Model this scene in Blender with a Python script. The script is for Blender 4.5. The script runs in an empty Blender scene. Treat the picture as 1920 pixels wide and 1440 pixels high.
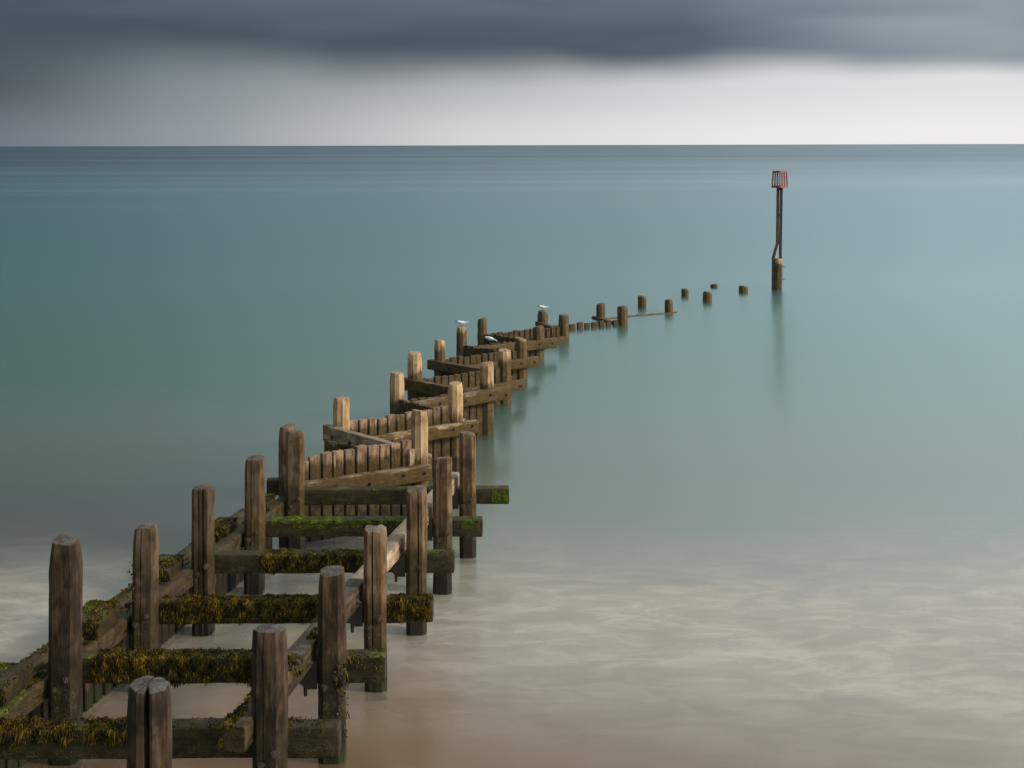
import bpy, bmesh, math, random
from mathutils import Vector, Matrix, noise
R = math.radians
sc = bpy.context.scene
C = bpy.context.collection

# ------------------------------------------------------------------ camera
CAM_H = 5.9
cam = bpy.data.cameras.new('camera'); cam_o = bpy.data.objects.new('camera', cam); C.objects.link(cam_o)
cam_o.location = (0, 0, CAM_H)
cam_o.rotation_euler = (R(90), R(0.14), 0)
cam.sensor_width = 36; cam.lens = 45.0
cam.shift_y = -(720 - 272) / 1920.0
cam.clip_start = 0.1; cam.clip_end = 60000
sc.camera = cam_o

# ------------------------------------------------------------------ light
SUN_EL, SUN_AZ = 29, 103            # degrees; azimuth clockwise from the view direction (right, a little behind)
sun = bpy.data.lights.new('sun', 'SUN'); sun_o = bpy.data.objects.new('sun', sun); C.objects.link(sun_o)
sun.energy = 2.7; sun.angle = R(10); sun.color = (1.0, 0.82, 0.62)
sd = Vector((math.sin(R(SUN_AZ)) * math.cos(R(SUN_EL)), math.cos(R(SUN_AZ)) * math.cos(R(SUN_EL)), math.sin(R(SUN_EL))))
sun_o.rotation_euler = sd.to_track_quat('Z', 'Y').to_euler()
sun_o.location = sd * 80

sc.view_settings.view_transform = 'Standard'; sc.view_settings.look = 'None'
sc.cycles.max_bounces = 4; sc.cycles.diffuse_bounces = 2; sc.cycles.glossy_bounces = 2; sc.cycles.transparent_max_bounces = 8
sc.view_settings.gamma = 1; sc.view_settings.exposure = 0.0; sc.view_settings.use_curve_mapping = False

class NT:
    """small helper to write node trees"""
    def __init__(s, tree): s.t = tree; s.n = tree.nodes; s.l = tree.links
    def node(s, typ, **kw):
        n = s.n.new(typ)
        for k, v in kw.items(): setattr(n, k, v)
        return n
    def put(s, sock, v):
        if isinstance(v, bpy.types.NodeSocket): s.l.new(v, sock)
        elif v is not None:
            if hasattr(sock.default_value, '__len__') and not isinstance(v, (int, float)):
                v = tuple(v); n = len(sock.default_value)
                if len(v) < n: v = v + (1.0,) * (n - len(v))
            sock.default_value = v
    def m(s, op, a, b=None, c=None, clamp=False):
        n = s.node('ShaderNodeMath', operation=op, use_clamp=clamp)
        for i, v in enumerate((a, b, c)):
            if v is not None: s.put(n.inputs[i], v)
        return n.outputs[0]
    def ss(s, v, lo, hi, a=0.0, b=1.0):
        n = s.node('ShaderNodeMapRange', interpolation_type='SMOOTHSTEP')
        s.put(n.inputs['Value'], v)
        s.put(n.inputs['From Min'], lo); s.put(n.inputs['From Max'], hi)
        s.put(n.inputs['To Min'], a); s.put(n.inputs['To Max'], b)
        return n.outputs[0]
    def mix(s, f, a, b, blend='MIX'):
        n = s.node('ShaderNodeMix', data_type='RGBA', blend_type=blend)
        s.put(n.inputs[0], f); s.put(n.inputs[6], a); s.put(n.inputs[7], b)
        return n.outputs[2]
    def xyz(s, v):
        n = s.node('ShaderNodeSeparateXYZ'); s.l.new(v, n.inputs[0]); return n.outputs
    def comb(s, x, y, z):
        n = s.node('ShaderNodeCombineXYZ')
        for i, v in enumerate((x, y, z)): s.put(n.inputs[i], v)
        return n.outputs[0]
    def noise(s, vec, scale=1, detail=3, rough=.5, dist=0.0):
        n = s.node('ShaderNodeTexNoise')
        if vec is not None: s.l.new(vec, n.inputs['Vector'])
        n.inputs['Scale'].default_value = scale; n.inputs['Detail'].default_value = detail
        n.inputs['Roughness'].default_value = rough; n.inputs['Distortion'].default_value = dist
        return n.outputs['Fac']
    def ramp(s, f, pts):
        n = s.node('ShaderNodeValToRGB'); e = n.color_ramp.elements
        while len(e) > 1: e.remove(e[-1])
        e[0].position = pts[0][0]; e[0].color = tuple(pts[0][1]) + (1,)
        for p, c in pts[1:]:
            k = e.new(p); k.color = tuple(c) + (1,)
        s.put(n.inputs[0], f); return n.outputs[0]

def srgb(r, g, b):
    return tuple(((c / 255 / 12.92) if c / 255 <= .04045 else ((c / 255 + .055) / 1.055) ** 2.4) for c in (r, g, b))

# ------------------------------------------------------------------ world: overcast, dark cloud bank over a pale band
world = bpy.data.worlds.new('World'); sc.world = world; world.use_nodes = True
w = NT(world.node_tree); w.n.clear()
wout = w.node('ShaderNodeOutputWorld'); bg = w.node('ShaderNodeBackground')
tc = w.node('ShaderNodeTexCoord')
sky = w.node('ShaderNodeTexSky', sky_type='NISHITA'); sky.sun_disc = False
sky.sun_elevation = R(SUN_EL); sky.sun_rotation = R(SUN_AZ)
dx, dy, dz = w.xyz(tc.outputs['Generated'])
az = w.m('ARCTAN2', dx, dy)
el = w.m('MAXIMUM', dz, 0.0)
n_big = w.noise(w.comb(w.m('MULTIPLY', az, 4.2), w.m('MULTIPLY', el, 24.0), 11.6), 1.0, 2, .5, .25)
n_hump = w.noise(w.comb(w.m('MULTIPLY', az, 9.0), w.m('MULTIPLY', el, 10.0), 3.2), 1.0, 1, .45, .0)
e1 = w.m('ADD', el, w.m('MULTIPLY', w.m('SUBTRACT', n_hump, .5), .022))
side = w.m('MULTIPLY_ADD', dx, 1.30, .545, clamp=True)       # the clearer air lies to the right
soft = w.m('MULTIPLY_ADD', side, -.5, .5)                    # rain haze blurs the edge of the bank on the left
cover = w.ss(e1, w.m('MULTIPLY_ADD', soft, -.040, .048), w.m('MULTIPLY_ADD', soft, .045, .069))
band = w.ramp(side, [(.04, srgb(74, 81, 90)), (.10, srgb(92, 101, 109)), (.20, srgb(127, 137, 144)), (.35, srgb(156, 162, 167)), (.51, srgb(184, 189, 192)), (.73, srgb(212, 215, 217)), (.94, srgb(226, 227, 228))])
band = w.mix(w.ss(w.m('MULTIPLY_ADD', w.m('SUBTRACT', n_big, .5), .012, el), .048, .004, 0, .85), band, w.ramp(side, [(.05, srgb(112, 122, 132)), (.25, srgb(152, 160, 167)), (.5, srgb(220, 219, 217)), (.75, srgb(238, 237, 235)), (.95, srgb(244, 243, 241))]))
cloud = w.ramp(w.m('MULTIPLY_ADD', w.m('SUBTRACT', n_big, .5), 1.1, w.ss(dx, -.10, .50)), [(0, srgb(68, 79, 89)), (.3, srgb(84, 96, 107)), (.6, srgb(114, 126, 136)), (1, srgb(150, 160, 168))])
up = w.mix(w.ss(dx, -.50, .60), (.14, .16, .18), (1.52, 1.60, 1.64))          # above the bank the overcast brightens towards the sun's side
cloud = w.mix(w.ss(dz, .085, .26), cloud, up)
col = w.mix(cover, band, cloud)
clear = w.mix(1.0, sky.outputs[0], (.08, .08, .08), 'MULTIPLY')
col = w.mix(.96, clear, col)
w.l.new(col, bg.inputs[0]); bg.inputs[1].default_value = 1.0
w.l.new(bg.outputs[0], wout.inputs[0])

# ------------------------------------------------------------------ helpers
rnd = random.Random(11)
MW = {}
def place(o, parent, M):
    C.objects.link(o); MW[o] = M
    if parent is not None:
        o.parent = parent; o.matrix_basis = MW[parent].inverted() @ M
    else: o.matrix_basis = M
    return o
def tag(o, label, cat, group=None):
    o['label'] = label; o['category'] = cat
    if group: o['group'] = group
    return o
def empty(name, loc):
    return place(bpy.data.objects.new(name, None), None, Matrix.Translation(loc))
def mesh_from(name, verts, faces, mat, smooth=True, angle=29):
    me = bpy.data.meshes.new(name); me.from_pydata(verts, [], faces); me.update()
    for mm in (mat if isinstance(mat, (list, tuple)) else [mat]): me.materials.append(mm)
    if smooth:
        me.polygons.foreach_set('use_smooth', [True] * len(me.polygons))
        me.set_sharp_from_angle(angle=R(angle))
    return me
def frame(a, b, side=None):
    """matrix at a, local Z towards b, local X = horizontal side"""
    a = Vector(a); b = Vector(b); z = (b - a).normalized()
    ref = Vector((0, 0, 1)) if abs(z.z) < .9 else Vector((0, -1, 0))
    if side is not None: ref = Vector(side)
    x = ref.cross(z).normalized(); y = z.cross(x)
    M = Matrix((x, y, z)).transposed().to_4x4(); M.translation = a
    return M, (b - a).length

def section(wd, hd, r, n_side=3, n_corner=3, cracks=()):
    """rounded rectangle outline in XY, counter-clockwise, with narrow V cracks at given fractions of the front edge"""
    pts = []
    hw, hh = wd / 2, hd / 2
    cs = [(hw - r, -hh + r, -90), (hw - r, hh - r, 0), (-hw + r, hh - r, 90), (-hw + r, -hh + r, 180)]
    for ci in range(4):
        cx, cy, a0 = cs[ci]
        px, py, pa = cs[ci - 1]
        s = Vector((px + r * math.cos(R(pa + 90)), py + r * math.sin(R(pa + 90))))
        e = Vector((cx + r * math.cos(R(a0)), cy + r * math.sin(R(a0))))
        for k in range(1, n_side): pts.append(tuple(s.lerp(e, k / n_side)) + (0.,))
        for k in range(n_corner):
            a = R(a0 + 90 * k / (n_corner - 1)); pts.append((cx + r * math.cos(a), cy + r * math.sin(a), 0.))
    for (fx, fy, wid, dep) in cracks:        # crack near the outline point in direction (fx,fy)
        d = Vector((fx, fy)).normalized()
        i = max(range(len(pts)), key=lambda k: Vector(pts[k][:2]).normalized().dot(d))
        p = Vector(pts[i][:2]); t = Vector((-d.y, d.x)) * wid / 2
        pts[i:i + 1] = [tuple(p - t) + (0.,), tuple(p * (1 - dep * .999)) + (1.,), tuple(p + t) + (0.,)]
    return pts

def timber(name, a, b, wd, hd, mat, parent, seed=0, r=.02, rough=.006, seg=None, taper=0.0, taper_len=.12,
           cracks=(), crack_to=.5, dome=.006, side=None, bow=.0, fine=True):
    M, L = frame(a, b, side)
    sec = section(wd, hd, r, 3 if fine else 2, 2 if (taper or not fine) else 3, cracks)
    n = len(sec); seg = seg or max(4, int(L / .14))
    zs = [L * k / seg for k in range(seg + 1)]
    if taper: zs = [z for z in zs if z < L - taper_len * 1.25] + [L - taper_len, L - taper_len * .45, L - .012, L]
    elif fine: zs = [0, .012] + [z for z in zs[1:-1]] + [L - .012, L]
    sv = Vector((seed * 3.17, seed * 1.31, seed * 7.7))
    V, F = [], []; rs = random.Random(seed * 7 + 1); tx, ty = rs.uniform(-.16, .16), rs.uniform(-.16, .16)
    for zi, z in enumerate(zs):
        s = 1.0
        if taper:
            t = max(0, (z - (L - taper_len)) / taper_len); s = 1 - taper * t ** 1.3
            if z == L: s -= .035
        elif fine and (z == 0 or z == L): s = .95
        wob = noise.noise(Vector((z * .7, 0, 3)) + sv) * .6
        bx = bow * math.sin(math.pi * z / L)
        for (x, y, cr) in sec:
            q = Vector((x, y, 0)); d = q.normalized() if q.length > 1e-5 else Vector((1, 0, 0))
            k = noise.noise(Vector((x * 5, y * 5, z * 1.1)) + sv) * rough * 1.6 + noise.noise(Vector((x * 17, y * 17, z * 4.5)) + sv) * rough * .7
            if cr:
                f = min(1, max(0, (z - L * (1 - crack_to)) / (L * .15)))
                nb = Vector((x, y)).length
                full = Vector((x, y, 0)).normalized() * (max(wd, hd) * .5)
                q = full.lerp(q, f); s2 = s
                V.append((q.x * s2 + wob * rough * 2 + bx, q.y * s2 + bx, z)); continue
            q = q * s + d * k; zt = z
            if taper and z > L - taper_len * .6:
                tl = (z - (L - taper_len * .6)) / (taper_len * .6)
                zt = z + tl * (x * tx + y * ty + (noise.noise(Vector((x * 14, y * 14, 5)) + sv) * .5 - .12) * .035)
            V.append((q.x + wob * rough * 2 + bx, q.y, zt))
    for j in range(len(zs) - 1):
        for i in range(n):
            i2 = (i + 1) % n
            F.append((j * n + i, j * n + i2, (j + 1) * n + i2, (j + 1) * n + i))
    b0 = len(V); zc = len(zs) - 1
    V.append((0, 0, zs[0])); top = len(V)
    for i in range(n):
        x, y, z = V[zc * n + i]; V.append((x * .6, y * .6, (z + L) / 2 + dome * (.5 + 1.6 * noise.noise(Vector((x * 16, y * 16, 0)) + sv))))
    V.append((0, 0, L + dome * .8)); ct = len(V) - 1
    for i in range(n):
        i2 = (i + 1) % n
        F.append((b0, i2, i))
        F.append((zc * n + i, zc * n + i2, top + i2, top + i)); F.append((top + i, top + i2, ct))
    return place(bpy.data.objects.new(name, mesh_from(name, V, F, mat)), parent, M)

# ------------------------------------------------------------------ materials
def new_mat(name):
    m = bpy.data.materials.new(name); m.use_nodes = True
    t = NT(m.node_tree); t.n.clear()
    out = t.node('ShaderNodeOutputMaterial'); p = t.node('ShaderNodeBsdfPrincipled')
    t.l.new(p.outputs[0], out.inputs[0])
    return m, t, p

def wood(name, dark, mid, light, tide=1.05, tide_w=.10, algae=((.060, .048, .016), (.115, .090, .034)), moss=0.0, dark_amt=.5, bump=.75):
    """weathered timber: clean grain above the tide mark, olive algae film below, black wet foot, green weed near the water"""
    m, t, p = new_mat(name)
    co = t.node('ShaderNodeTexCoord'); oi = t.node('ShaderNodeObjectInfo'); ge = t.node('ShaderNodeNewGeometry')
    off = t.node('ShaderNodeVectorMath', operation='ADD')
    t.l.new(co.outputs['Object'], off.inputs[0])
    t.l.new(t.comb(t.m('MULTIPLY', oi.outputs['Random'], 37.), t.m('MULTIPLY', oi.outputs['Random'], 91.), t.m('MULTIPLY', oi.outputs['Random'], 53.)), off.inputs[1])
    v = off.outputs[0]
    mp = t.node('ShaderNodeMapping'); mp.inputs['Scale'].default_value = (26, 26, 2.4); t.l.new(v, mp.inputs[0])
    mp2 = t.node('ShaderNodeMapping'); mp2.inputs['Scale'].default_value = (6, 6, 1.9); t.l.new(v, mp2.inputs[0])
    g1 = t.noise(mp.outputs[0], 1.0, 5, .65, .4)
    g2 = t.noise(mp2.outputs[0], 1.0, 4, .6, .8)
    g3 = t.noise(v, 60, 3, .6)
    px, py, pz = t.xyz(ge.outputs['Position'])
    nz = t.noise(v, 3.2, 4, .6); nz2 = t.noise(v, 9., 4, .65)
    grain = t.m('ADD', t.m('MULTIPLY', g1, .40), t.m('MULTIPLY', g2, .70))
    clean = t.ramp(t.ss(grain, .36, .74), [(0, dark), (.45, mid), (1, light)])
    clean = t.mix(t.ss(g2, .56, .74, 0, dark_amt), clean, tuple(c * .28 for c in dark))       # weather-black streaks
    clean = t.mix(t.ss(nz, .50, .66, 0, dark_amt), clean, tuple(c * .42 for c in dark))
    clean = t.mix(t.ss(nz, .47, .33, 0, .6), clean, t.mix(g1, mid, tuple(min(.75, c * 1.15) for c in light)))
    nX, nY, nZ = t.xyz(ge.outputs['Normal'])
    clean = t.mix(t.ss(nZ, .7, .95, 0, .75), clean, t.mix(t.ss(t.m('MULTIPLY_ADD', nz2, .6, t.m('MULTIPLY', g3, .4)), .36, .62), tuple(.35 * c + .018 for c in mid), tuple(.45 * c + .10 for c in mid)))
    var = t.m('ADD', t.m('MULTIPLY', oi.outputs['Random'], .45), .78)
    clean = t.mix(1.0, clean, t.comb(var, var, var), 'MULTIPLY')
    film = t.ramp(t.ss(t.m('ADD', t.m('MULTIPLY', g1, .4), t.m('MULTIPLY', nz2, .6)), .34, .68), [(0, algae[0]), (1, algae[1])])
    zz = t.m('ADD', pz, t.m('MULTIPLY', t.m('SUBTRACT', nz, .5), .55))
    zz = t.m('ADD', zz, t.m('MULTIPLY', t.m('SUBTRACT', g1, .5), .30))
    f_film = t.ss(zz, tide + tide_w, tide - tide_w)
    c = t.mix(f_film, clean, film)
    zb = t.m('ADD', pz, t.m('MULTIPLY', t.m('SUBTRACT', nz2, .5), .7))
    c = t.mix(t.m('MULTIPLY', t.m('MULTIPLY', t.ss(zb, .52, .30), .85), t.ss(py, 30., 19.)), c, (.012, .010, .007))
    vor = t.node('ShaderNodeTexVoronoi'); vor.inputs['Scale'].default_value = 75; t.l.new(v, vor.inputs['Vector'])
    spot = t.m('MULTIPLY', t.ss(vor.outputs['Distance'], .34, .20), t.ss(nz2, .44, .58))
    spot = t.m('MULTIPLY', spot, t.m('MULTIPLY', t.ss(pz, .25, .45), t.ss(pz, .95, .65)))
    c = t.mix(t.m('MULTIPLY', spot, .75), c, (.20, .19, .16))
    zg = t.m('ADD', pz, t.m('MULTIPLY', t.m('SUBTRACT', nz, .5), .3))
    near = t.m('MULTIPLY', t.ss(py, 15.2, 13.0), t.ss(zg, .26, .12))
    c = t.mix(t.m('MULTIPLY', near, t.ss(nz2, .35, .65, .15, .8)), c, (.022, .036, .006))
    if moss:
        nx, ny, nn = t.xyz(ge.outputs['Normal'])
        f = t.m('MULTIPLY', t.ss(nn, .2, .8), t.ss(nz, .62 - moss * .3, .72 - moss * .3))
        c = t.mix(f, c, t.mix(nz2, (.028, .036, .007), (.080, .115, .012)))
    t.l.new(c, p.inputs['Base Color'])
    t.put(p.inputs['Roughness'], t.m('SUBTRACT', .88, t.m('MULTIPLY', f_film, .22)))
    p.inputs['Specular IOR Level'].default_value = .3
    h = t.m('ADD', t.m('MULTIPLY', g1, 1.0), t.m('MULTIPLY', g3, t.m('ADD', t.m('MULTIPLY', f_film, .5), .15)))
    h = t.m('ADD', h, t.m('MULTIPLY', spot, .6))
    bp = t.node('ShaderNodeBump'); bp.inputs['Strength'].default_value = bump; bp.inputs['Distance'].default_value = .012
    t.l.new(h, bp.inputs['Height']); t.l.new(bp.outputs[0], p.inputs['Normal'])
    return m

OLIVE = ((.034, .023, .008), (.080, .055, .018))
M_POST = wood('weathered_brown_timber', (.056, .035, .018), (.118, .073, .037), (.24, .163, .095), dark_amt=.6, algae=OLIVE)
M_POST_MID = wood('mid_brown_timber', (.032, .021, .012), (.082, .053, .029), (.165, .113, .067), dark_amt=.7, algae=((.024, .017, .006), (.058, .040, .014)))  # medium brown, between the darkest near posts and the rest
M_POST_DARK = wood('dark_brown_timber', (.013, .008, .0045), (.031, .0195, .0105), (.100, .068, .040), dark_amt=.6, algae=((.014, .010, .004), (.040, .029, .011)))  # darker brown timber for the posts nearest the camera
M_TAN = wood('pale_tan_timber', (.25, .155, .078), (.49, .32, .165), (.66, .47, .265), dark_amt=.35, tide=1.08, bump=.35, algae=((.066, .043, .015), (.135, .090, .034)))
M_BEAM = wood('algae_stained_timber', (.030, .021, .009), (.066, .047, .022), (.14, .105, .060), tide=1.25, tide_w=.35, moss=.30, algae=((.014, .011, .003), (.048, .035, .011)))
M_WALER = wood('worn_top_timber', (.12, .085, .050), (.30, .225, .14), (.52, .42, .30), tide=.98, tide_w=.08, algae=((.075, .052, .017), (.155, .110, .040)))
M_WALER_DARK = wood('damp_waler_timber', (.040, .029, .017), (.095, .070, .042), (.20, .16, .105), tide=1.22, tide_w=.16, algae=((.016, .012, .005), (.075, .051, .020)), moss=.1)
M_ZWALER = wood('olive_timber', (.12, .080, .036), (.25, .180, .095), (.50, .40, .27), tide=1.00, tide_w=.03, algae=((.052, .030, .007), (.112, .068, .018)))
M_PLANK = wood('plank_timber', (.10, .064, .038), (.27, .180, .110), (.40, .285, .18), tide=1.20, tide_w=.07, algae=((.035, .023, .007), (.100, .064, .022)), dark_amt=.5)

def plain(name, colr, rough=.6, metal=0., var=.25, scale=20, bump=.3):
    m, t, p = new_mat(name)
    co = t.node('ShaderNodeTexCoord'); n = t.noise(co.outputs['Object'], scale, 5, .65)
    c = t.mix(t.ss(n, .3, .7), tuple(x * (1 - var) for x in colr), tuple(min(1, x * (1 + var)) for x in colr))
    t.l.new(c, p.inputs['Base Color']); p.inputs['Roughness'].default_value = rough; p.inputs['Metallic'].default_value = metal
    bp = t.node('ShaderNodeBump'); bp.inputs['Strength'].default_value = bump; bp.inputs['Distance'].default_value = .004
    t.l.new(n, bp.inputs['Height']); t.l.new(bp.outputs[0], p.inputs['Normal'])
    return m
M_RUST = plain('rusted_iron', (.058, .038, .025), .85, 0, .6, 40, .8)
M_IRON_SHADE = plain('black_iron_and_shade', (.022, .016, .013), .7, 0, .5, 40, .6)  # near-black for pegs, hanging bolts and the shade wedges under the waler
M_RAIL = plain('rusty_dark_steel', (.060, .028, .022), .75, 0, .55, 9, .5)
M_RED = plain('faded_red_paint', (.34, .105, .085), .7, 0, .35, 14, .3)
M_WHITE = plain('white_feathers', (.68, .68, .66), .8, 0, .05)
M_GREY = plain('pale_grey_feathers', (.68, .70, .72), .8, 0, .08)
M_BLACK = plain('black_feathers', (.015, .015, .016), .7, 0, .2)
M_LEG = plain('dark_bird_leg', (.05, .02, .015), .7, 0, .2)

def weed(name, cols, rough=.55):
    m, t, p = new_mat(name)
    ge = t.node('ShaderNodeNewGeometry'); co = t.node('ShaderNodeTexCoord')
    n = t.noise(co.outputs['Object'], 11, 4, .65)
    f = t.m('ADD', t.m('MULTIPLY', ge.outputs['Random Per Island'], .50), t.m('MULTIPLY', t.m('SUBTRACT', n, .42), 2.0), clamp=True)
    t.l.new(t.ramp(f, [(i / (len(cols) - 1), c) for i, c in enumerate(cols)]), p.inputs['Base Color'])
    p.inputs['Roughness'].default_value = rough; p.inputs['Specular IOR Level'].default_value = .12
    return m
M_WRACK = weed('brown_bladder_wrack', [(.005, .0035, .001), (.024, .017, .002), (.095, .067, .006), (.27, .185, .014)])
M_GREEN = weed('bright_green_weed', [(.020, .030, .003), (.055, .085, .004), (.150, .215, .008), (.33, .41, .02)], .6)

# ------------------------------------------------------------------ sea
def sea_colour(t, full):
    ge = t.node('ShaderNodeNewGeometry'); x, y, z = t.xyz(ge.outputs['Position'])
    yy = y; foam = None; f1 = None
    xr = t.m('SUBTRACT', t.m('ABSOLUTE', t.m('ADD', x, 2.2)), 2.2)        # distance from the groyne
    if full:
        warp = t.noise(t.comb(t.m('MULTIPLY', x, .11), t.m('MULTIPLY', y, .16), 1.7), 1.0, 2, .5, .4)
        yy = t.m('MULTIPLY_ADD', t.m('SUBTRACT', warp, .5), t.m('MINIMUM', t.m('MULTIPLY', y, .20), 8.0), y)
    lg = t.m('LOGARITHM', t.m('MAXIMUM', yy, 1.0), 10.0)
    P = lambda d: (math.log10(d) - .8) / 3.4
    f = t.m('DIVIDE', t.m('SUBTRACT', lg, .8), 3.4, clamp=True)
    base = t.ramp(f, [(P(12), (.34, .295, .225)), (P(16), (.39, .36, .295)), (P(18.5), (.275, .285, .225)), (P(23), (.160, .205, .152)),
                      (P(32), (.085, .195, .155)), (P(55), (.055, .215, .195)), (P(110), (.035, .190, .195)), (P(165), (.030, .165, .185)), (P(210), (.050, .190, .220)), (P(270), (.016, .108, .155)), (P(500), (.008, .064, .125)), (P(1500), (.005, .040, .090)), (P(8000), (.004, .028, .058))])
    base = t.mix(t.ss(t.m('MULTIPLY_ADD', xr, .50, yy), 16.8, 9.6), base, (.255, .148, .070))      # sand stirred up along the groyne
    if full:
        bands = t.noise(t.comb(t.m('MULTIPLY', x, .004), t.m('MULTIPLY', lg, 26.0), 0.3), 1.0, 3, .55, .3)
        base = t.mix(t.m('MULTIPLY', t.ss(lg, 1.9, 2.35), t.ss(bands, .46, .74, 0, .6)), base, (.22, .33, .40))
        base = t.mix(t.m('MULTIPLY', t.ss(lg, 2.0, 2.5), t.ss(bands, .54, .32, 0, .8)), base, (.008, .03, .045))
        fv = t.node('ShaderNodeMapping'); fv.inputs['Rotation'].default_value = (0, 0, R(-33)); fv.inputs['Scale'].default_value = (.66, 1.5, 1)
        t.l.new(t.comb(x, y, 0.0), fv.inputs[0])
        f1 = t.noise(fv.outputs[0], 1.9, 6, .62, .6)
        f2 = t.noise(fv.outputs[0], .42, 3, .55, .3)
        zone = t.m('MULTIPLY', t.ss(t.m('MULTIPLY_ADD', xr, .36, yy), 11.2, 16.8), t.ss(yy, 21.6, 15.0))
        foam = t.m('MULTIPLY', zone, t.m('ADD', .06, t.m('ADD', t.m('MULTIPLY', t.ss(f1, .34, .68), .66), t.m('MULTIPLY', t.ss(f2, .28, .72), .42))))
        base = t.mix(t.m('MULTIPLY', foam, .80), base, (.59, .56, .495))
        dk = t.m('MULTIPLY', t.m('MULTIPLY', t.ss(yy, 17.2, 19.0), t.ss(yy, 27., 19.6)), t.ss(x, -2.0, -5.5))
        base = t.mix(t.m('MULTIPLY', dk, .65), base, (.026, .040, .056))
    return base, f1, foam
def sea_mat(name, alpha, top):
    m = bpy.data.materials.new(name); m.use_nodes = True; t = NT(m.node_tree); t.n.clear()
    out = t.node('ShaderNodeOutputMaterial')
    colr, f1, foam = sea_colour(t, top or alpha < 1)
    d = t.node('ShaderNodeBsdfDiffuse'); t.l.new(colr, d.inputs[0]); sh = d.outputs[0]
    if alpha < 1:
        tr = t.node('ShaderNodeBsdfTransparent'); mx = t.node('ShaderNodeMixShader')
        t.put(mx.inputs[0], t.m('MULTIPLY_ADD', foam, .30, alpha) if top else alpha)
        t.l.new(tr.outputs[0], mx.inputs[1]); t.l.new(sh, mx.inputs[2]); sh = mx.outputs[0]
    if top:
        g = t.node('ShaderNodeBsdfGlossy'); g.inputs['Roughness'].default_value = .21; g.inputs['Color'].default_value = (.84, .97, 1, 1)
        fr = t.node('ShaderNodeFresnel'); fr.inputs['IOR'].default_value = 1.33
        far = t.ss(t.xyz(t.node('ShaderNodeNewGeometry').outputs['Position'])[1], 150., 600., .53, .38)
        fac = t.m('MULTIPLY', t.m('MINIMUM', fr.outputs[0], far), t.m('MULTIPLY_ADD', foam, -.5, 1.0))
        mx = t.node('ShaderNodeMixShader'); t.l.new(fac, mx.inputs[0]); t.l.new(sh, mx.inputs[1]); t.l.new(g.outputs[0], mx.inputs[2]); sh = mx.outputs[0]
    t.l.new(sh, out.inputs[0])
    return m
def sheet(name, z, mat, xs, ys):
    V = [(x, y, z) for y in ys for x in xs]; n = len(xs)
    F = [(j * n + i, j * n + i + 1, (j + 1) * n + i + 1, (j + 1) * n + i) for j in range(len(ys) - 1) for i in range(n - 1)]
    o = place(bpy.data.objects.new(name, mesh_from(name, V, F, mat, False)), None, Matrix()); o['kind'] = 'structure'
    return o
FX = [-40000, -6000, -800, -120, -30, 0, 30, 120, 800, 6000, 40000]; FY = [-300, -40, 0, 15, 30, 60, 120, 400, 2000, 10000, 50000]
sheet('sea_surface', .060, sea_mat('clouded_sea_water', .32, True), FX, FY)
sheet('sea_murk', -.030, sea_mat('sea_murk', .55, False), FX, FY)
sheet('sea_depth', -.14, sea_mat('sea_depth', 1.0, False), FX, FY)

# ------------------------------------------------------------------ small shared meshes
def bolt_mesh():
    V, F = [], []
    def disc(rad, z0, z1, n, ph=0, irr=0):
        b = len(V)
        for z in (z0, z1):
            for i in range(n):
                a = ph + 2 * math.pi * i / n; q = rad * (1 + irr * math.sin(3 * a + 1)); V.append((q * math.cos(a), q * math.sin(a), z))
        for i in range(n): F.append((b + i, b + (i + 1) % n, b + n + (i + 1) % n, b + n + i))
        F.append(tuple(b + n + i for i in range(n)))
    disc(.045, -.01, .010, 10, 0, .12); disc(.028, .0, .042, 6, .3, .1); disc(.014, .04, .060, 6)
    return mesh_from('bolt', V, F, M_RUST, False)
BOLT = bolt_mesh()
def bolt(parent, pos, nrm, s=1.0):
    M, _ = frame(pos, Vector(pos) + Vector(nrm))
    return place(bpy.data.objects.new('bolt', BOLT), parent, M @ Matrix.Rotation(rnd.random() * 3, 4, 'Z') @ Matrix.Scale(s, 4))

def fronds(name, mat, parent, spots, length, width, seed, droop=1.0):
    """spots: (position, outward normal); each frond is a narrow bent ribbon hanging from its root"""
    rr = random.Random(seed); V, F = [], []
    for p, nrm in spots:
        cl = noise.noise(Vector((p[0] * 9, p[1] * 9, p[2] * 9)) + Vector((seed, 0, 0))); L = length * rr.uniform(.45, 1.4) * max(.35, 1 + 1.3 * cl); wv = width * rr.uniform(.6, 1.4)
        nrm = Vector(nrm); a = rr.uniform(0, 6.28)
        sidev = Vector((math.cos(a) , math.sin(a) * .5, rr.uniform(-.3, .3))).normalized() * wv / 2
        d = (nrm + Vector((rr.uniform(-.7, .7), rr.uniform(-.5, .3), rr.uniform(-.9, .35)))).normalized()
        q = Vector(p) - nrm * .004; b = len(V)
        for k in range(4):
            ws = (0.7, 1.2, 1.0, .25)[k]
            V.append(tuple(q - sidev * ws)); V.append(tuple(q + sidev * ws))
            q = q + d * L / 3
            d = (d * .55 + Vector((rr.uniform(-.25, .25), rr.uniform(-.2, .1), -1.0 * droop))).normalized()
        for k in range(3): F.append((b + 2 * k, b + 2 * k + 1, b + 2 * k + 3, b + 2 * k + 2))
    M = MW[parent]; Mi = M.inverted()
    V = [tuple(Mi @ Vector(v)) for v in V]
    o = place(bpy.data.objects.new(name, mesh_from(name, V, F, mat, True, 180)), parent, M); o['kind'] = 'stuff'
    return o
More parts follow.
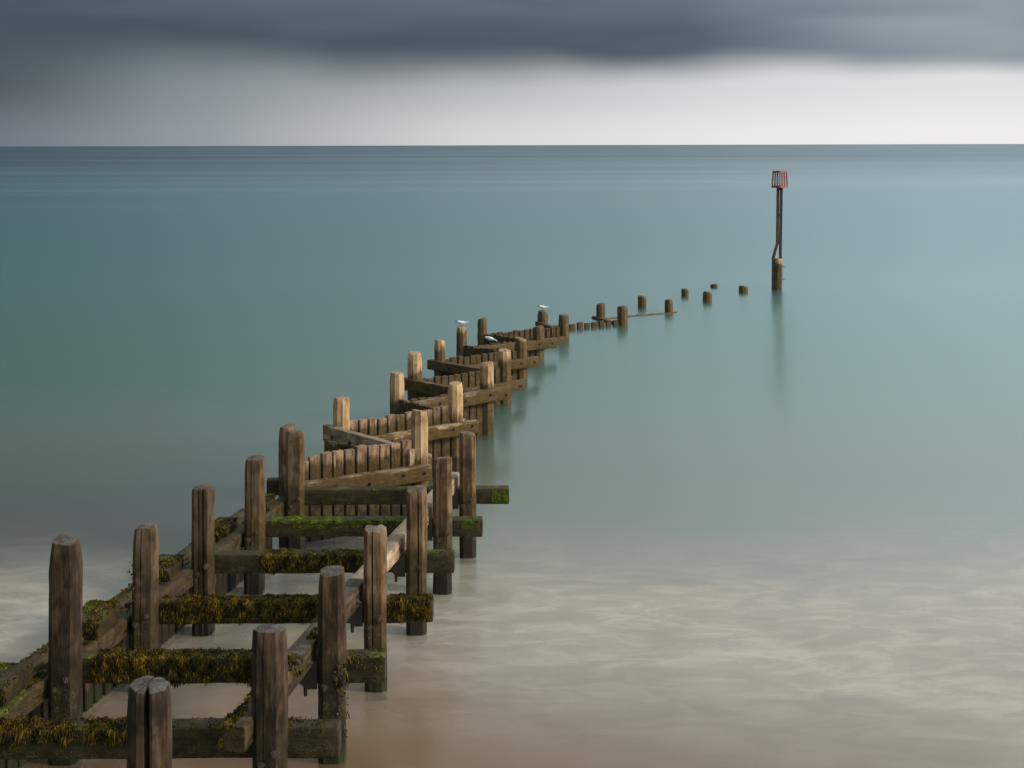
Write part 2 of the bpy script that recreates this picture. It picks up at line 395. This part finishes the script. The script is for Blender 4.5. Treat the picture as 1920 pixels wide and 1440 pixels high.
def beam_spots(a, b, depth, h, x0, x1, n, seed, top=.4, front=.6, clump=1.0, ztop=1.0, zlow=0.0):
    """random roots on the top and the near face of a beam running along x; a,b are axis ends"""
    rr = random.Random(seed); S = []
    a = Vector(a); b = Vector(b)
    while len(S) < n:
        u = rr.uniform(x0, x1)
        k = (noise.noise(Vector((u * 2.6, seed, 0))) + .5 * noise.noise(Vector((u * 8, seed, 4)))) * .5 + .56
        if rr.random() > min(1, max(.06, (k - .22) * 2.4)) * clump + (1 - clump): continue
        p = a.lerp(b, (u - a.x) / (b.x - a.x))
        if rr.random() < top: S.append(((u, p.y + rr.uniform(-.5, .5) * depth, p.z + h / 2 + .004), (0, -.2, 1)))
        else:
            low = zlow + (1 - k) * .35
            S.append(((u, p.y - depth / 2 - .004, p.z + h / 2 - h * rr.random() ** 1.3 * (ztop - low)), (0, -1, .15)))
    return S

# ------------------------------------------------------------------ front section: open frame of tall posts, cross beams, wall along its left row
BASE_Z = -.9
fr = tag(empty('timber_groyne_frame', (-2.6, 12.5, 0)),
         'open timber groyne frame in front, tall brown posts joined by cross beams hung with seaweed', 'groyne')
Lp = [(-4.56, 10.70, 1.90), (-4.27, 12.20, 2.15), (-3.97, 13.78, 1.81), (-3.71, 15.36, 1.805), (-3.385, 16.75, 1.82), (-3.085, 18.2, 1.84)]
Rp = [(-2.03, 10.70, 1.87), (-1.725, 12.20, 1.85), (-1.485, 13.78, 1.78), (-1.155, 15.36, 1.785), (-.92, 16.75, 1.81), (-.645, 18.2, 1.81)]
LW = [.27, .265, .245, .235, .24, .24]; RW = [.265, .250, .235, .245, .24, .235]
posts_l, posts_r = [], []
def post(parent, x, y, top, wd, mat, seed, taper=.14, taper_len=.16, cracks=(), crack_to=.6, yaw=0., r=None, bottom=BASE_Z, lean=(0, 0)):
    return timber('post', (x, y, bottom), (x + lean[0], y + lean[1], top), wd, wd, mat, parent, seed, r=r or wd * .17, rough=.007,
                  taper=taper, taper_len=taper_len, cracks=cracks, crack_to=crack_to, side=(math.sin(R(yaw)), -math.cos(R(yaw)), 0), dome=.012)
# local axes of a post: X = -world x? cracks are given as direction in local XY
lead = [(.01, 0), (0, 0), (.015, 0), (-.01, 0), (.01, 0), (-.008, 0)]
for i, (x, y, z) in enumerate(Lp):
    cr = {1: ((.9, .3, .02, .2),), 3: ((-.35, 1, .03, .38), (.3, 1, .012, .22)), 2: ((.1, 1, .012, .18),), 4: ((.3, 1, .012, .2),)}.get(i, ())
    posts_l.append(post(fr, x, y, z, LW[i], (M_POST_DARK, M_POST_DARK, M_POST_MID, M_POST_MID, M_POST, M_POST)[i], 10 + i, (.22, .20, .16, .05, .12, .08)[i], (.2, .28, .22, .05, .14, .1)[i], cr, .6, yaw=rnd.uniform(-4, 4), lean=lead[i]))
for i, (x, y, z) in enumerate(Rp):
    cr = {0: ((.15, 1, .008, .12),), 1: ((.5, 1, .01, .15),), 2: ((.02, 1, .022, .35),), 3: ((-.15, 1, .018, .32),), 4: ((.2, 1, .012, .2),), 5: ((.4, 1, .014, .25),)}.get(i, ())
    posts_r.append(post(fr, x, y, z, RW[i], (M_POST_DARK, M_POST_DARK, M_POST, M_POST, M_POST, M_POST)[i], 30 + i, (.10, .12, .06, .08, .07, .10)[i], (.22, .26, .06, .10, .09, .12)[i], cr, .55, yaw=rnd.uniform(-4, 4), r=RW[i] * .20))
# split post nearest the camera: one pile cleft from the top
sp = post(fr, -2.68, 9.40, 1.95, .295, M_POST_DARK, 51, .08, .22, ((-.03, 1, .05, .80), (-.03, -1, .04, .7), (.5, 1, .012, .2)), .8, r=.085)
sp['label'] = 'cleft grey-brown post split down the middle'

# cross beams on the far side of each pair
XE = [-1.485, -1.24, -.878, -.715, -.404, -.06]
X0 = [-5.4, -4.44, -4.10, -3.84, -3.50, -3.22]
BEAMS = []
for i in range(6):
    yb = (Lp[i][1] + Rp[i][1]) / 2 + .235
    zc = (.83, .835, .82, .83, .84, .855)[i]; h = (.265, .255, .245, .235, .225, .225)[i]
    a = (X0[i], yb, zc + (.0, .004, 0, 0, 0, .004)[i]); b = (XE[i], yb + .02, zc)
    o = timber('cross_beam', a, b, h, .20, M_BEAM, fr, 60 + i, r=.02, rough=.006, side=(0, 1, 0))
    BEAMS.append((o, a, b, h))
    for (px, py, pz), pw, po in ((Lp[i], LW[i], posts_l[i]), (Rp[i], RW[i], posts_r[i])):
        for s, dzb in ((-1, rnd.uniform(-.07, -.03)), (1, rnd.uniform(.02, .06))):
            bolt(po, (px + s * pw * .22, py - pw * .5 - .002, zc + dzb), (0, -1, 0), rnd.uniform(.65, .95))

# long walers: one carried on the cross beams along the right row
def pt(P, i, dx_, z, dy_=0): return (P[i][0] + dx_, P[i][1] + dy_, z)
wz = 1.065
RWAL = [((Rp[0][0] - .245, 10.42, wz), (Rp[2][0] - .215, 13.95, wz + .005)), ((Rp[2][0] - .21, 13.97, wz + .005), (Rp[5][0] - .20, 18.55, wz))]
ro = [timber('waler', a, b, .215, .19, (M_WALER_DARK, M_WALER)[k], fr, 80 + k, r=.018, side=(1, 0, 0)) for k, (a, b) in enumerate(RWAL)]
# left row: inner waler, plank wall, outer waler
LWAL = []
for k, (dx0, zt, h, wd) in enumerate(((-.225, .745, .20, .18), (-.52, .735, .22, .20))):
    for j, (i0, i1) in enumerate(((0, 2), (2, 5))):
        a = Vector(pt(Lp, i0, dx0 - (0 if j else .0), zt)); b = Vector(pt(Lp, i1, dx0 + .0, zt + .01))
        if j == 0: a = a + (a - b).normalized() * .9
        else: a = a + (b - a).normalized() * .02
        if j == 1: b = b + (b - a).normalized() * (.35 if k == 0 else -.4)
        o = timber('waler', a, b, wd, h, M_WALER_DARK, fr, 90 + 5 * k + j, r=.02, side=(0, 0, 1)); LWAL.append((o, a, b, h, wd))
def plank(parent, x, y, top, bottom, wd, th, ang, seed, mat=None):
    rr = random.Random(seed)
    return timber('plank', (x, y, bottom), (x + rr.uniform(-.008, .008), y, top), wd, th, mat or M_PLANK, parent, seed, r=.012, rough=.006, seg=5,
                  side=(math.sin(ang), -math.cos(ang), 0), fine=False, dome=.012)
pk = 0
for i in range(5):
    a = Vector(pt(Lp, i, -.365, 0)); b = Vector(pt(Lp, i + 1, -.365, 0)); n = 8; ang = math.atan2((b - a).y, (b - a).x)
    for k in range(n):
        q = a.lerp(b, (k + .5) / n); pk += 1
        plank(fr, q.x, q.y, 0.80 + rnd.uniform(-.04, .03), BASE_Z, .155, .075, ang, 200 + pk)

# packing blocks standing on the outer waler beside each left post, furred with weed
for i, (lx, ly, sx, sy, sz) in enumerate(((-.48, -.20, .32, .46, .20), (-.45, -.18, .34, .52, .22), (-.43, -.10, .28, .42, .17), (-.45, .15, .25, .36, .15), (-.44, -.15, .24, .36, .15))):
    x, y, z = Lp[i + 1]
    a = (x + lx, y + ly - sy, .84 + sz / 2 - .02); b = (x + lx + .06, y + ly + .1, .84 + sz / 2 - .02)
    o = timber('packing_block', a, b, sx, sz, M_BEAM, fr, 120 + i, r=.03, rough=.012, side=(0, 0, 1))
    rr = random.Random(i); S1, S2 = [], []
    for _ in range(900):
        u = rr.random(); px = a[0] + (b[0] - a[0]) * u; py = a[1] + (b[1] - a[1]) * u
        S1.append(((px + rr.uniform(-.5, .5) * sx, py, a[2] + sz / 2), (rr.uniform(-.4, .4), -.3, 1)))
        if u < .5: S1.append(((px + rr.uniform(-.5, .5) * sx, a[1], a[2] + rr.uniform(-.5, .5) * sz), (0, -1, .1)))
    for _ in range(900):
        u = rr.uniform(.0, 1) ; px = a[0] + (b[0] - a[0]) * u
        S2.append(((px + rr.uniform(-.5, -.1) * sx, a[1] + (b[1] - a[1]) * u, a[2] + sz / 2 + .004), (-.1, -.2, 1)))
    fronds('seaweed', M_WRACK, o, S1[:(1300 if i != 0 else 700)], .042, .010, 300 + i)
    fronds('green_weed', M_GREEN, o, S2, .016, .008, 320 + i, .5)

# seaweed along the beams (bladder wrack) and green weed films
def wrack(k, x0, x1, n, seed, L=.075, **kw):
    o, a, b, h = BEAMS[k]
    return fronds('seaweed', M_WRACK, o, beam_spots(a, b, .2, h, x0, x1, int(n * 3.0), seed, **kw), L * .56, .0075, seed)
def green(k, x0, x1, n, seed, L=.03, **kw):
    o, a, b, h = BEAMS[k]
    return fronds('green_weed', M_GREEN, o, beam_spots(a, b, .2, h, x0, x1, n * 7, seed, **kw), L * .38, .0065, seed, .8)
wrack(0, -5.2, -3.2, 2600, 401, .085, top=.55, ztop=.55)
wrack(0, -3.05, -2.3, 120, 402, .05, top=.95)
wrack(0, -1.95, -1.6, 60, 403, .05, top=.8, ztop=.3)
wrack(1, -4.05, -2.02, 4200, 404, .08, top=.4)
wrack(1, -1.60, -1.26, 120, 405, .05, top=.7, ztop=.6)
wrack(2, -3.84, -1.60, 4600, 406, .075, top=.4)
wrack(2, -1.36, -.90, 1100, 407, .085, top=.4)
wrack(3, -3.05, -1.70, 2000, 408, .075, top=.3)
wrack(3, -1.0, -.73, 60, 409, .04, top=.9)
green(1, -4.1, -2.0, 260, 411, .025, top=.9, ztop=.2)
green(3, -3.1, -1.35, 700, 412, .024, top=.8, ztop=.25)
green(3, -1.75, -1.36, 260, 415, .03, top=.35, ztop=.6)
green(4, -3.2, -1.1, 1000, 413, .026, top=.62, ztop=.30); green(4, -2.9, -1.3, 380, 418, .022, top=.1, ztop=.62)
green(4, -.68, -.44, 110, 416, .02, top=.3, ztop=.7)
green(5, -2.0, -1.0, 240, 414, .022, top=.8, ztop=.2)
green(5, -.30, -.07, 320, 417, .022, top=.2, ztop=.95)
# tufts on the right-hand waler
def top_tufts(o, a, b, wd, h, u0, u1, n, seed, mat, L=.05, lat=(-.5, .5), name='seaweed'):
    rr = random.Random(seed); a = Vector(a); b = Vector(b); d = (b - a).normalized(); sx = Vector((d.y, -d.x, 0)); S = []
    for _ in range(n):
        u = rr.uniform(u0, u1); s = rr.uniform(*lat); p = a.lerp(b, u) + sx * s * wd
        if abs(s) > .42 and rr.random() < .6: S.append((p + Vector((0, 0, h / 2 - rr.random() * h * .6)), (math.copysign(1, s), -.2, .2)))
        else: S.append((p + Vector((0, 0, h / 2 + .003)), (0, -.3, 1)))
    fronds(name, mat, o, S + [(Vector(q_) + Vector((rr.uniform(-.012, .012), rr.uniform(-.02, .02), 0)), n_) for q_, n_ in S for _ in (0, 1)], L * .7, .010, seed)
top_tufts(ro[0], *RWAL[0], .19, .215, .0, .09, 260, 430, M_WRACK, .07, (-.55, -.1))
top_tufts(ro[0], *RWAL[0], .19, .215, .10, .38, 420, 431, M_WRACK, .05, (-.55, -.15))
top_tufts(ro[0], *RWAL[0], .19, .215, .30, .42, 200, 432, M_WRACK, .06, (-.2, .5))
top_tufts(ro[0], *RWAL[0], .19, .215, .52, .60, 240, 433, M_WRACK, .06, (.0, .55))
top_tufts(ro[0], *RWAL[0], .19, .215, .64, .80, 120, 434, M_WRACK, .05, (-.5, .0))
for q, (u0, u1, n, mm, lat) in enumerate(((.0, .3, 700, M_GREEN, (-.5, .5)), (.25, .62, 700, M_WRACK, (-.55, .3)), (.62, .9, 600, M_WRACK, (-.55, .2)), (.55, .7, 200, M_GREEN, (-.5, 0)))):
    o, a, b, h, wd = LWAL[2]; top_tufts(o, a, b, wd, h, u0, u1, n, 440 + q, mm, .04 if mm is M_WRACK else .02, lat, 'seaweed' if mm is M_WRACK else 'green_weed')
for q, (u0, u1, n, mm, lat) in enumerate(((.08, .2, 300, M_WRACK, (-.5, .1)), (.3, .5, 350, M_WRACK, (-.55, .0)), (.6, .8, 250, M_WRACK, (-.55, -.1)))):
    o, a, b, h, wd = LWAL[3]; top_tufts(o, a, b, wd, h, u0, u1, n, 450 + q, mm, .04, lat)
top_tufts(LWAL[0][0], LWAL[0][1], LWAL[0][2], .18, .20, .30, .53, 3200, 461, M_GREEN, .018, (-.56, .5), 'green_weed')
top_tufts(LWAL[0][0], LWAL[0][1], LWAL[0][2], .18, .20, .52, .80, 500, 462, M_WRACK, .05, (-.5, .2))
# wrack clinging to two posts
for po, (x, y, z), pw, zz0, zz1, n, sx in ((posts_r[1], Rp[1], RW[1], .78, 1.02, 130, .5), (posts_l[2], Lp[2], LW[2], .9, 1.5, 60, -.5), (posts_r[1], Rp[1], RW[1], .2, .9, 60, .5)):
    rr = random.Random(n); S = [((x + sx * pw * (1 if k % 2 else rr.uniform(.3, 1)), y - pw * (.5 if k % 2 == 0 else rr.uniform(-.4, .5)), rr.uniform(zz0, zz1)), (sx * 1.5, -.5, 0)) for k in range(n)]
    fronds('seaweed', M_WRACK, po, S, .045, .015, 470 + n)

# dark wedges standing in for shade under the right waler, each with a hanging bolt
for i in (1, 2, 3, 4, 5):
    x, y, z = Rp[i]; d = RW[i] / 2
    bm = bmesh.new()
    vs = [(-.20, 0, .0), (-.01, 0, .17), (-.01, 0, -.11), (-.11, 0, -.11), (-.18, 0, -.05)]
    f0 = [bm.verts.new(v) for v in vs]; f1 = [bm.verts.new((v[0], v[1] + .03, v[2])) for v in vs]
    bm.faces.new(f0); bm.faces.new(list(reversed(f1)))
    for k in range(5): bm.faces.new((f0[(k + 1) % 5], f0[k], f1[k], f1[(k + 1) % 5]))
    r_ = bmesh.ops.create_cone(bm, cap_ends=True, segments=6, radius1=.018, radius2=.022, depth=.09)
    bmesh.ops.translate(bm, verts=r_['verts'], vec=(-.12, .015, -.13))
    me = bpy.data.meshes.new('shade_wedge'); bm.to_mesh(me); bm.free(); me.materials.append(M_IRON_SHADE)
    place(bpy.data.objects.new('shade_wedge', me), fr, Matrix.Translation((x - d, y - .08, .86)))
# rusted strap bolted over the joint of the right waler
a, b = RWAL[0]; u = .74
p = Vector(a).lerp(Vector(b), u)
st = timber('rusted_strap', (p.x - .02, p.y - .18, wz + .125), (p.x + .04, p.y + .22, wz + .13), .09, .016, M_RUST, fr, 140, r=.004, seg=4, fine=False, side=(0, 0, 1))
for k in (-.08, .1): bolt(st, (p.x + k * .2, p.y + k, wz + .135), (0, 0, 1), .7)
for q, (k, u) in enumerate(((0, .2), (0, .45), (0, .9), (1, .12), (1, .3), (1, .55), (1, .8))):
    a, b = RWAL[k]; p = Vector(a).lerp(Vector(b), u); bolt(ro[k], (p.x + .097, p.y, p.z - .02), (1, -.1, 0), .7)

# ------------------------------------------------------------------ zigzag section
zg = tag(empty('zigzag_groyne', (-1.4, 24, 0)), 'zigzag timber groyne wall of upright planks running out into the sea', 'groyne')
# vertices: side, x, y, top z, width, material
Z = [('L', -3.29, 18.72, 1.80, .25, M_POST), ('R', -1.445, 19.78, 1.80, .26, M_TAN), ('L', -2.86, 21.35, 1.70, .26, M_TAN), ('R', -1.02, 22.75, 1.68, .255, M_TAN),
     ('L', -2.20, 24.40, 1.57, .265, M_TAN), ('R', -.52, 25.90, 1.49, .28, M_TAN), ('L', -2.10, 27.40, 1.47, .30, M_TAN), ('R', -.18, 29.0, 1.26, .295, M_TAN),
     ('L', -1.74, 30.5, 1.26, .265, M_TAN), ('R', .21, 32.0, 1.07, .31, M_TAN), ('L', -1.33, 33.6, 1.13, .275, M_TAN), ('R', .715, 35.1, .93, .31, M_TAN),
     ('L', -.87, 36.7, .93, .27, M_TAN), ('R', 1.545, 38.4, .80, .31, M_TAN), ('L', .945, 39.9, .73, .31, M_TAN), ('R', 3.57, 41.6, .66, .33, M_TAN),
     ('L', 2.97, 43.0, .57, .29, M_TAN), ('R', 5.45, 44.6, .50, .28, M_TAN)]
zposts = []
for i, (s, x, y, top, wd, mt) in enumerate(Z):
    zposts.append(post(zg, x, y, top, wd, mt, 500 + i, rnd.uniform(.10, .16), rnd.uniform(.12, .2), ((rnd.uniform(-.4, .4), 1, .01, .15),) if i % 3 else (), .35,
                       yaw=rnd.uniform(-12, 12), r=wd * .34, bottom=-1.2))
# second post of the first pair's right side stands in the front frame; legs between neighbours
# per leg: plank top z, waler top z (None = none), waler height, near-side waler extension past the far post
LEG = [(1.36, 1.00, .235, .10, .10), (1.17, 1.235, .26, .22, .05), (1.27, 1.01, .225, .05, .34), (1.08, None, 0, 0, 0), (.99, 1.00, .25, .05, .45),
       (.86, .92, .24, .2, .0), (.88, .57, .22, .0, .42), (.72, .79, .22, .2, .0), (.80, .60, .24, .0, .4), (.66, None, 0, 0, 0),
       (.58, .585, .25, .0, .45), (.53, None, 0, 0, 0), (.46, .20, .2, 0, .0), (.35, .40, .14, .1, .05), (.24, None, 0, 0, 0), (-.02, .13, .2, .25, .0), (.06, .082, .2, .2, .2)]
wal_objs = []
for i in range(len(Z) - 1):
    s, x0, y0, *_ = Z[i]; s1, x1, y1, *_ = Z[i + 1]
    a = Vector((x0, y0, 0)); b = Vector((x1, y1, 0)); d = (b - a).normalized(); nrm = Vector((d.y, -d.x, 0))
    if nrm.y > 0: nrm = -nrm                                   # towards the beach
    ptop, wtop, wh, e_l, e_r = LEG[i]
    Lg = (b - a).length; ang = math.atan2(d.y, d.x)
    n = max(6, round((Lg - .2) / .195)) if i != 14 else 10
    tops = ptop + rnd.uniform(-.01, .01)
    if ptop > 0:
        for k in range(n):
            u = (k + .5) / n
            q = a.lerp(b, (u * (Lg - .26) + .13) / Lg)
            drop = 0 if not (i == 0 and k < 2) else .05 * (2 - k)
            plank(zg, q.x, q.y, tops + rnd.uniform(-.028, .022) - drop, -1.1, (.160 if i != 14 else .20) + rnd.uniform(-.012, .014), .085, ang, 600 + i * 20 + k, M_PLANK)
    if wtop is not None:
        off = nrm * (.155 + (.02 if i % 2 == 0 else .0))
        l, rgt = (a, b) if x0 < x1 else (b, a)
        dd = (rgt - l).normalized()
        p0 = l + off - dd * e_l + Vector((0, 0, wtop - wh / 2)); p1 = rgt + off + dd * e_r + Vector((0, 0, wtop - wh / 2))
        o = timber('waler', p0, p1, wh, .13, M_ZWALER, zg, 560 + i, r=.014, rough=.006, side=tuple(nrm)); wal_objs.append(o)
        if i < 12:
            for k in (.12, .33, .56, .80, .95):
                p = p0.lerp(p1, k) + nrm * .066; bolt(o, p + Vector((0, 0, rnd.uniform(-.04, .04))), nrm, .75)
    # far-side waler, its end showing beyond the left post
    if i in (1, 3, 5, 7, 9, 11) :
        l, rgt = (a, b) if x0 < x1 else (b, a); dd = (rgt - l).normalized()
        zt = ptop - .16
        timber('waler', l - nrm * .15 - dd * .30 + Vector((0, 0, zt)), rgt - nrm * .15 + dd * .05 + Vector((0, 0, zt)), .20, .12, M_ZWALER, zg, 580 + i, r=.014, side=tuple(nrm))
# short stub beams left of the first posts
timber('stub_beam', (-3.62, 18.86, .875), (-3.1, 18.90, .875), .235, .16, M_BEAM, zg, 590, side=(0, 1, 0))
timber('stub_beam', (-3.09, 21.2, .93), (-2.6, 21.05, .93), .20, .16, M_ZWALER, zg, 591, side=(0, 1, 0))

# ------------------------------------------------------------------ lone posts beyond the wall
def lone(x, y, top, wd, seed, label, lean=(0, 0)):
    o = timber('sea_post', (x, y, -1.2), (x + lean[0], y + lean[1], top), wd, wd, M_TAN, None, seed, r=wd * .34, rough=.01, taper=.12, taper_len=.10, side=(.1, -1, 0), dome=.02)
    return tag(o, label, 'post', 'lone posts standing in the sea')
lone(4.66, 46.0, .46, .29, 701, 'dark stubby post alone in sea, tallest and nearest of the back row of three')
lone(7.26, 47.7, .40, .33, 702, 'wide short post alone in sea, left of the leaning stump by the beacon')
lone(6.65, 49.3, .34, .28, 703, 'small post alone in sea between two back-row stumps, middle one')
lone(9.10, 50.6, .30, .35, 704, 'broad slanted stump in the sea just left of the red beacon', (.03, 0))
lone(8.24, 52.3, .19, .27, 705, 'tiny faint stump barely above the sea, farthest of the posts')

# ------------------------------------------------------------------ beacon
bx_, by_ = 10.66, 51.6
bc = tag(empty('groyne_beacon', (bx_, by_, 0)), 'red cage beacon on rusty steel rails bolted to a timber pile in the sea', 'beacon')
timber('pile', (bx_ + .03, by_, -1.4), (bx_ + .07, by_, 1.30), .30, .30, M_TAN, bc, 720, r=.08, taper=.10, taper_len=.12, rough=.01, side=(.1, -1, 0))
def bar(name, pts, wd, th, mat, parent):
    """bent flat bar through points"""
    V, F = [], []; n = len(pts)
    for i, p in enumerate(pts):
        p = Vector(p)
        for sx, sy in ((-1, -1), (1, -1), (1, 1), (-1, 1)): V.append((p.x + sx * wd / 2, p.y + sy * th / 2, p.z))
    for i in range(n - 1):
        for k in range(4): F.append((i * 4 + k, i * 4 + (k + 1) % 4, (i + 1) * 4 + (k + 1) % 4, (i + 1) * 4 + k))
    F.append((3, 2, 1, 0)); F.append(tuple((n - 1) * 4 + k for k in range(4)))
    M = MW[parent]; Mi = M.inverted()
    V = [tuple(Mi @ Vector(v)) for v in V]
    return place(bpy.data.objects.new(name, mesh_from(name, V, F, mat, False)), parent, M)
lx = bx_
bar('steel_rail', [(lx - .165, by_ - .04, -1), (lx - .15, by_ - .04, 1.33), (lx + .02, by_ - .03, 1.93), (lx + .055, by_ - .03, 4.22)], .10, .10, M_RAIL, bc)
bar('steel_rail', [(lx + .15, by_ + .05, .6), (lx + .155, by_ + .05, 1.5), (lx + .205, by_ + .04, 4.22)], .10, .10, M_RAIL, bc)
for z in (1.95, 3.06, 4.12): bar('rail_spacer', [(lx + .115 + (z - 3) * .018, by_ - .02, z - .07), (lx + .115 + (z - 3) * .018, by_ - .02, z + .07)], .15, .05, M_RUST, bc)
for z in (.97, .47): bar('step_peg', [(lx + .25, by_, z - .012), (lx + .25, by_, z + .012)], .16, .03, M_IRON_SHADE, bc)
def cage():
    cz0, cz1 = 4.20, 4.80; r0, r1 = .295, .262; cx, cy = lx + .13, by_
    root = bar('cage_floor', [(cx, cy, cz0 + .0), (cx, cy, cz0 + .02)], .2, .2, M_RED, bc)
    V, F = [], []; ang = [R(a) for a in (-101.7, -11.7, 78.3, 168.3)]
    def stick(a, b, wd):
        M, L = frame(a, b); base = len(V)
        for z in (0, L):
            for sx, sy in ((-1, -1), (1, -1), (1, 1), (-1, 1)): V.append(tuple(M @ Vector((sx * wd / 2, sy * wd / 2, z))))
        for k in range(4): F.append((base + k, base + (k + 1) % 4, base + 4 + (k + 1) % 4, base + 4 + k))
        F.append((base + 3, base + 2, base + 1, base)); F.append((base + 4, base + 5, base + 6, base + 7))
    def out(nm, mat=M_RED):
        M = MW[bc]; Mi = M.inverted(); vv = [tuple(Mi @ Vector(v)) for v in V]
        o = place(bpy.data.objects.new(nm, mesh_from(nm, vv, F, mat, False)), bc, M); V.clear(); F.clear(); return o
    P = lambda r_, a, z: Vector((cx + r_ * math.cos(a), cy + r_ * math.sin(a), z))
    for k in range(4):
        a0, a1 = ang[k], ang[(k + 1) % 4]
        stick(P(r0, a0, cz0), P(r0, a1, cz0), .09); stick(P(r1, a0, cz1), P(r1, a1, cz1), .075)
    for k in range(2): stick(P(r0, ang[k], cz0), P(r0, ang[k + 2], cz0), .05); stick(P(r1, ang[k], cz1), P(r1, ang[k + 2], cz1), .05)
    out('cage_frame')
    for k in range(4):
        a0, a1 = ang[k], ang[(k + 1) % 4]
        for u in (0, .34, .67):
            wd = .05 if u == 0 else .05
            stick(P(r0, a0, cz0).lerp(P(r0, a1, cz0), u), P(r1, a0, cz1).lerp(P(r1, a1, cz1), u), wd); out('cage_bar')
cage()

# ------------------------------------------------------------------ terns
def bird(loc, yaw, label, tail_up=.0, hunch=0., capped=True, scale=1.0):
    root = empty('tern', loc); MW[root] = Matrix.Translation(loc) @ Matrix.Rotation(R(yaw), 4, 'Z') @ Matrix.Scale(scale, 4); root.matrix_basis = MW[root]
    tag(root, label, 'bird', 'terns resting on the groyne')
    # spine from bill tip (-x) to tail tip (+x): x, z, half-width y, half-height z, material below / above
    h = hunch
    S = [(-.178, .108 - h, .003, .003, 2), (-.150, .114 - h, .006, .007, 2), (-.138, .120 - h, .015, .017, 1), (-.118, .124 - h, .023, .025, 1), (-.098, .121 - h, .025, .027, 0),
         (-.078, .108 - h * .7, .027, .030, 0), (-.045, .094 - h * .3, .036, .039, 0), (-.005, .086, .041, .041, 0), (.04, .083, .035, .033, 0), (.08, .083 + tail_up * .3, .023, .020, 0),
         (.12, .085 + tail_up * .6, .014, .010, 0), (.16, .088 + tail_up, .013, .005, 0), (.20, .092 + tail_up * 1.4, .010, .002, 0)]
    V, F, mi = [], [], []; n = 12
    for (x, z, wy, hz, _) in S:
        for k in range(n):
            a = 2 * math.pi * k / n; V.append((x, wy * 1.2 * math.cos(a), z + .012 + hz * 1.25 * math.sin(a)))
    for j in range(len(S) - 1):
        for k in range(n):
            F.append((j * n + k, j * n + (k + 1) % n, (j + 1) * n + (k + 1) % n, (j + 1) * n + k))
            mt = S[j][4]
            if mt == 1: mt = 2 if (capped and 1 <= k <= 4) else 0
            mi.append(mt)
    F.append(tuple(range(n))); mi.append(2); F.append(tuple(reversed(range((len(S) - 1) * n, len(S) * n)))); mi.append(0)
    me = mesh_from('body', V, F, [M_WHITE, M_GREY, M_BLACK], True, 80)
    for p, m_ in zip(me.polygons, mi): p.material_index = m_
    place(bpy.data.objects.new('body', me), root, MW[root])
    for s in (-1, 1):
        W = [(-.06, .034, .105 - h * .4, .010, .018), (-.02, .043, .098, .012, .026), (.04, .038, .094, .010, .022), (.10, .022, .092 + tail_up * .4, .006, .012), (.18, .008, .098 + tail_up, .003, .004)]
        V, F = [], []
        for (x, y, z, wy, hz) in W:
            for k in range(8):
                a = 2 * math.pi * k / 8; V.append((x, s * y * 1.18 + wy * math.cos(a), z + .014 + hz * math.sin(a)))
        for j in range(4):
            for k in range(8): F.append((j * 8 + k, j * 8 + (k + 1) % 8, (j + 1) * 8 + (k + 1) % 8, (j + 1) * 8 + k))
        F.append(tuple(range(8))); F.append(tuple(reversed(range(32, 40))))
        place(bpy.data.objects.new('wing', mesh_from('wing', V, F, M_GREY)), root, MW[root])
        V, F = [], []
        for (x, z) in ((.0, .055), (.004, .022), (-.004, .0)):
            for k in range(5): V.append((x + .004 * math.cos(k * 1.2566), s * .016 + .004 * math.sin(k * 1.2566), z))
        for j in range(2):
            for k in range(5): F.append((j * 5 + k, j * 5 + (k + 1) % 5, (j + 1) * 5 + (k + 1) % 5, (j + 1) * 5 + k))
        b = len(V); V += [(-.03, s * .016 - .014, .003), (-.03, s * .016 + .014, .003), (.008, s * .016, .003), (-.012, s * .016, .010)]
        F += [(b, b + 2, b + 3), (b + 2, b + 1, b + 3), (b + 1, b, b + 3)]
        place(bpy.data.objects.new('leg', mesh_from('leg', V, F, M_LEG)), root, MW[root])
    return root
bird((-1.33, 33.6, 1.14), 4,  'white tern with raised tail on the nearer short post of the left row', .012)
bird((.95, 39.9, .745), 8, 'white tern on the farthest bird-topped post, thin tail pointing right', .0)
bird((-.60, 34.30, .60), -28, 'white tern hunched on a low beam between the posts', -.035, .012, False, 1.12)
